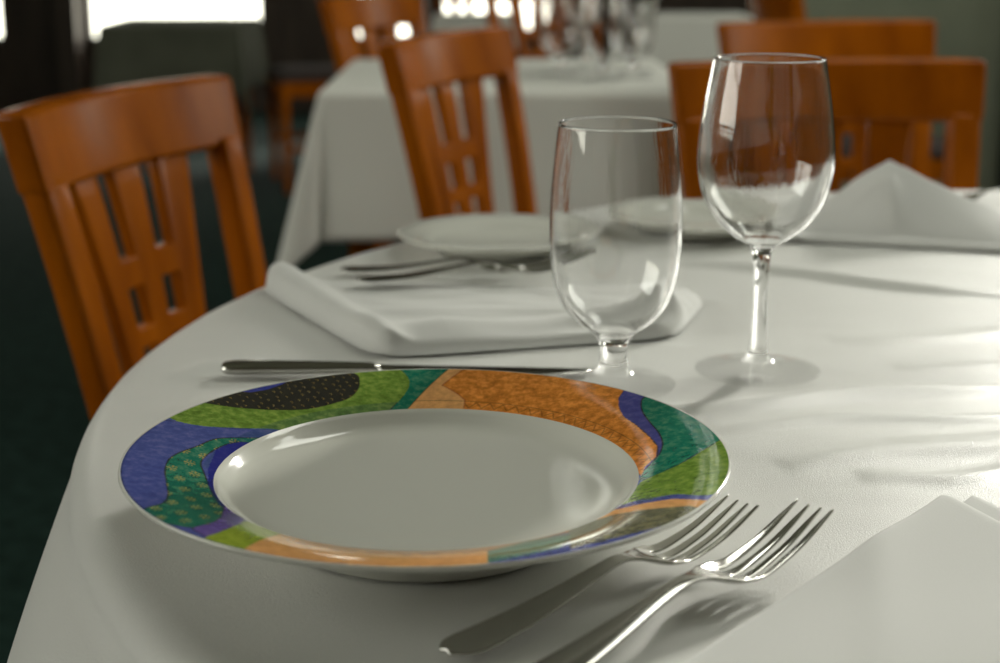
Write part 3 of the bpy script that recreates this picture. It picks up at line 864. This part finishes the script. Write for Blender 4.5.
# spoon at the far right edge of the table
bm = loft([(-.02, 0, .006, .002, .001), (-.016, 0, .004, .011, .0012), (0, 0, .0026, .018, .0015), (.016, 0, .003, .016, .0014), (.03, 0, .006, .008, .0014), (.036, 0, .009, .0035, .0014), (.06, 0, .012, .0028, .0012), (.12, 0, .006, .005, .001), (.16, 0, .003, .008, .001), (.168, 0, .0028, .004, .0008)], 24)
sp = link_bm('spoon', bm, M['steel'])
sp.location = (0.470, 1.640, GZ); sp.rotation_euler = (0, 0, R(10))
tag(sp, 'steel spoon at the right border of the photo behind the peaked napkin', 'spoon')

# ---------------------------------------------------------------- wooden chairs
SZ, HT = 0.45, 0.86
def back_y(z):
    if z >= SZ: 
        t = z - SZ
        return 0.14 * t + 0.14 * t * t
    t = SZ - z
    return 0.16 * t * t / SZ + 0.02 * t
def half_w(z):                              # outer half width of the back
    return 0.170 + 0.085 * (z - SZ) if z >= SZ else 0.170 + 0.03 * (SZ - z)
def recess(x): return 0.034 * (1 - (x / 0.205) ** 2)

def curved_panel(bm, strip, th, nseg=10, y_off=0.0):
    """strip: function (t in 0..1) -> (xl, xr, z); a bar following the curved back, thickness th."""
    n = 12
    front, back = [], []
    for k in range(n + 1):
        xl, xr, z = strip(k / n)
        rf, rb = [], []
        for j in range(nseg + 1):
            x = xl + (xr - xl) * j / nseg
            y = back_y(z) + recess(x) + y_off
            rf.append((x, y - th / 2, z)); rb.append((x, y + th / 2, z))
        front.append(rf); back.append(rb)
    F = [[bm.verts.new(p) for p in r] for r in front]
    B = [[bm.verts.new(p) for p in r] for r in back]
    for i in range(n):
        for j in range(nseg):
            bm.faces.new((F[i][j], F[i][j + 1], F[i + 1][j + 1], F[i + 1][j]))
            bm.faces.new((B[i][j], B[i + 1][j], B[i + 1][j + 1], B[i][j + 1]))
        bm.faces.new((F[i][0], F[i + 1][0], B[i + 1][0], B[i][0]))
        bm.faces.new((F[i][nseg], B[i][nseg], B[i + 1][nseg], F[i + 1][nseg]))
    for j in range(nseg):
        bm.faces.new((F[0][j], B[0][j], B[0][j + 1], F[0][j + 1]))
        bm.faces.new((F[n][j], F[n][j + 1], B[n][j + 1], B[n][j]))

def bev(o, w=0.004, seg=3):
    md = o.modifiers.new('bevel', 'BEVEL'); md.width = w; md.segments = seg; md.limit_method = 'ANGLE'; md.angle_limit = R(40)

def make_chair():
    root = empty('dining_chair')
    # top rail, curved in plan, spanning the full width
    bm = bmesh.new()
    curved_panel(bm, lambda t: (-half_w(HT - .078 + .078 * t) - .001, half_w(HT - .078 + .078 * t) + .001, HT - .078 + .078 * t), .035, 24, .003)
    o = link_bm('top_rail', bm, M['wood'], root); bev(o, .006)
    # back posts, each running down into the rear leg
    for s in (-1, 1):
        bm = bmesh.new()
        st = []
        for k in range(25):
            z = 0.0 + (HT - .066) * k / 24
            hx = .017 if z < SZ else .017 + .004 * (z - SZ) / .4
            hy = .017 if z < SZ else .0155
            st.append(((s * (half_w(z) - hx), back_y(z) + .005, z), hx, hy))
        sweep_rect(bm, st)
        o = link_bm('back_post', bm, M['wood'], root); bev(o, .007)
    # splat: three bars fanning to the top, two cross bars
    bm = bmesh.new()
    zt, zb = HT - .074, SZ + .055
    for c in (-1, 0, 1):
        def strip(t, c=c):
            z = zb + (zt - zb) * t
            cx = c * (.060 + .028 * t ** 1.5)
            hw = .0165 + .010 * max(0, (t - .35) / .65) ** 1.2
            return cx - hw, cx + hw, z
        curved_panel(bm, strip, .014, 3)
    for z0, z1 in ((.662, .692), (.600, .620)):
        curved_panel(bm, lambda t: (-.078, .078, z0 + (z1 - z0) * t), .0136, 12)
    o = link_bm('splat', bm, M['wood'], root); bev(o, .002, 2)
    bm = bmesh.new()
    curved_panel(bm, lambda t: (-half_w(SZ + .04) + .028, half_w(SZ + .04) - .028, SZ + .03 + .035 * t), .02, 12)
    o = link_bm('lower_rail', bm, M['wood'], root); bev(o, .003, 2)
    # seat pad
    bm = bmesh.new()
    rows = []
    for i in range(13):
        v = i / 12
        y = -.015 - .405 * v
        hw = .150 + .06 * v
        rr_ = []
        for j in range(17):
            u = -1 + 2 * j / 16
            ed = (1 - abs(u) ** 6) * (1 - abs(2 * v - 1) ** 8)
            rr_.append((u * hw, y, SZ - .008 + .030 * ed ** .5))
        rows.append(rr_)
    V = grid_surface(bm, rows)
    o = link_bm('seat', bm, M['seat'], root)
    md = o.modifiers.new('thickness', 'SOLIDIFY'); md.thickness = .022; md.offset = -1
    # seat frame
    bm = bmesh.new()
    add_box(bm, -.16, .16, -.012, .012, .375, .43)
    o1 = link_bm('rear_apron', bm, M['wood'], root, smooth=False); bev(o1, .002, 2)
    bm = bmesh.new()
    add_box(bm, -.20, .20, -.415, -.393, .375, .43)
    o1 = link_bm('front_apron', bm, M['wood'], root, smooth=False); bev(o1, .002, 2)
    for s in (-1, 1):
        bm = bmesh.new()
        rr_ = [[(s * (.158 + .044 * t) + dx, -.01 - .39 * t, z) for dx, z in ((-.010, .375), (.010, .375), (.010, .43), (-.010, .43))] for t in (0, 1)]
        V = grid_surface(bm, rr_, closed=True)
        bm.faces.new(V[0]); bm.faces.new(V[1][::-1])
        link_bm('side_apron', bm, M['wood'], root, smooth=False)
    for s in (-1, 1):
        bm = bmesh.new()
        sweep_rect(bm, [((s * .195, -.395, z), .012 + .006 * z / .43, .012 + .006 * z / .43) for z in (0, .1, .2, .3, .43)])
        o = link_bm('leg', bm, M['wood'], root); bev(o, .003)
        bm = bmesh.new()
        rr_ = [[(s * (.176 + .018 * t) + dx, .02 - .40 * t, z) for dx, z in ((-.008, .16), (.008, .16), (.008, .185), (-.008, .185))] for t in (0, 1)]
        V = grid_surface(bm, rr_, closed=True)
        bm.faces.new(V[0]); bm.faces.new(V[1][::-1])
        link_bm('stretcher', bm, M['wood'], root, smooth=False)
    return root

chair0 = make_chair()
CH = [
    (-0.308, 1.640, 72, 'nearest wooden chair with a slatted back, at the left edge of the near table'),
    (-0.005, 2.510, 65, 'wooden slat-back chair left of centre, behind the pale side plate'),
    (0.427, 1.965, 8, 'wide wooden chair back on the right, just behind the wine glass and peaked napkin'),
    (0.600, 2.800, 14, 'wooden chair whose top rail shows just above the wide chair back on the right'),
    (-0.235, 3.880, 62, 'wooden chair behind the middle table, its bright post left of the slat-back chair'),
    (0.800, 4.300, 97, 'distant chair against the grey-green wall with one orange post showing'),
    (-0.500, 6.500, 285, 'dark distant chair right of the grey-draped table before the bright window'),
    (0.16, 5.300, 20, 'reddish distant chair glimpsed behind the stemware of the middle table'),
    (-0.20, 7.700, 170, 'farthest dark chair in front of the three-pane far window'),
]
for i, (x, y, a, lab) in enumerate(CH):
    c = chair0 if i == 0 else copy_tree(chair0)
    c.location = (x, y, 0)
    c.rotation_euler = (0, 0, R(a))
    tag(c, lab, 'chair', 'wooden dining chairs')

# ---------------------------------------------------------------- draped tables behind
def draped_table(cx, cy, rz, ax, ay, H, over, m, lab_t, lab_c, flare=0.10, cflare=0.32):
    t = empty('table', (cx, cy, 0), R(rz))
    tag(t, lab_t, 'table')
    box_obj('tabletop', [(-ax + .004, ax - .004, -ay + .004, ay - .004, H - .03, H - .004)], M['wood'], t, .003)
    for sx in (-1, 1):
        for sy in (-1, 1):
            x, y = sx * (ax - .06), sy * (ay - .06)
            bm = bmesh.new()
            sweep_rect(bm, [((x, y, z), .018 + .008 * z, .018 + .008 * z) for z in (0, .3, H - .03)])
            link_bm('leg', bm, M['wood'], t, smooth=False)
    bm = bmesh.new()
    N = 96
    P = []
    for i in range(N + 1):
        row = []
        for j in range(N + 1):
            u = (-1 + 2 * i / N) * (ax + over)
            v = (-1 + 2 * j / N) * (ay + over)
            nx, ny = max(-ax, min(ax, u)), max(-ay, min(ay, v))
            du, dv = u - nx, v - ny
            d = math.hypot(du, dv)
            if d < 1e-6:
                row.append((u, v, H)); continue
            ux, uy = du / d, dv / d
            if abs(du) > 1e-6 and abs(dv) > 1e-6:
                ph = math.atan2(abs(dv), abs(du))
                f = flare + (cflare - flare) * math.sin(2 * ph) ** 2 
            else:
                s = nx if abs(dv) > 1e-6 else ny
                f = flare + 0.035 * math.sin(s * 16) * min(1, d / .2)
            q_ = max(0.0, d - .006)
            row.append((nx + ux * (f * q_ + .006), ny + uy * (f * q_ + .006), H - math.sqrt(max(0, 1 - f * f)) * q_ - .003 * min(1, d / .006)))
        P.append(row)
    grid_surface(bm, P)
    c = link_bm('tablecloth', bm, m)
    md = c.modifiers.new('thickness', 'SOLIDIFY'); md.thickness = .002
    c.location = (cx, cy, .002); c.rotation_euler = (0, 0, R(rz))
    tag(c, lab_c, 'tablecloth')
draped_table(0.010, 3.170, 0, 0.325, 0.330, 0.742, 0.27, M['far_cloth'], 'square table under the white cloth in the middle distance', 'white cloth hanging over the square table in the middle distance')
draped_table(-1.290, 6.600, 0, 0.27, 0.27, 0.640, 0.27, M['grey_cloth'], 'square table under the grey cloth before the bright far window', 'grey-looking cloth on the table before the bright far window', .05, .15)
draped_table(0.610, 5.150, 0, 0.165, 0.165, 0.745, 0.20, M['far_cloth'], 'small serving table left of the grey-green wall', 'bright white cloth on the small serving table left of the grey-green wall', .05, .15)
draped_table(-0.100, 6.600, 0, 0.16, 0.16, 0.665, 0.12, M['far_cloth'], 'small far table before the three-pane window', 'white cloth on the small far table before the three-pane window', .05, .15)

# stemware standing on the middle table
MG = [(0.115, 3.12, 'g', 'goblet at the left end of the stemware on the middle table'), (0.165, 3.21, 'w', 'wine glass second from left on the middle table'), (0.190, 2.99, 'g', 'goblet at the front centre of the stemware on the middle table'),
      (0.265, 3.18, 'w', 'wine glass at the back right of the stemware on the middle table'), (0.250, 3.05, 'g', 'goblet at the right end of the stemware on the middle table'),]
for x, y, k, lab in MG:
    c = (gob if k == 'g' else wine).copy()
    COL.objects.link(c)
    c.location = (x, y, 0.7450)
    tag(c, lab, 'glass', 'stemware on the middle table')
bpy.context.view_layer.update()
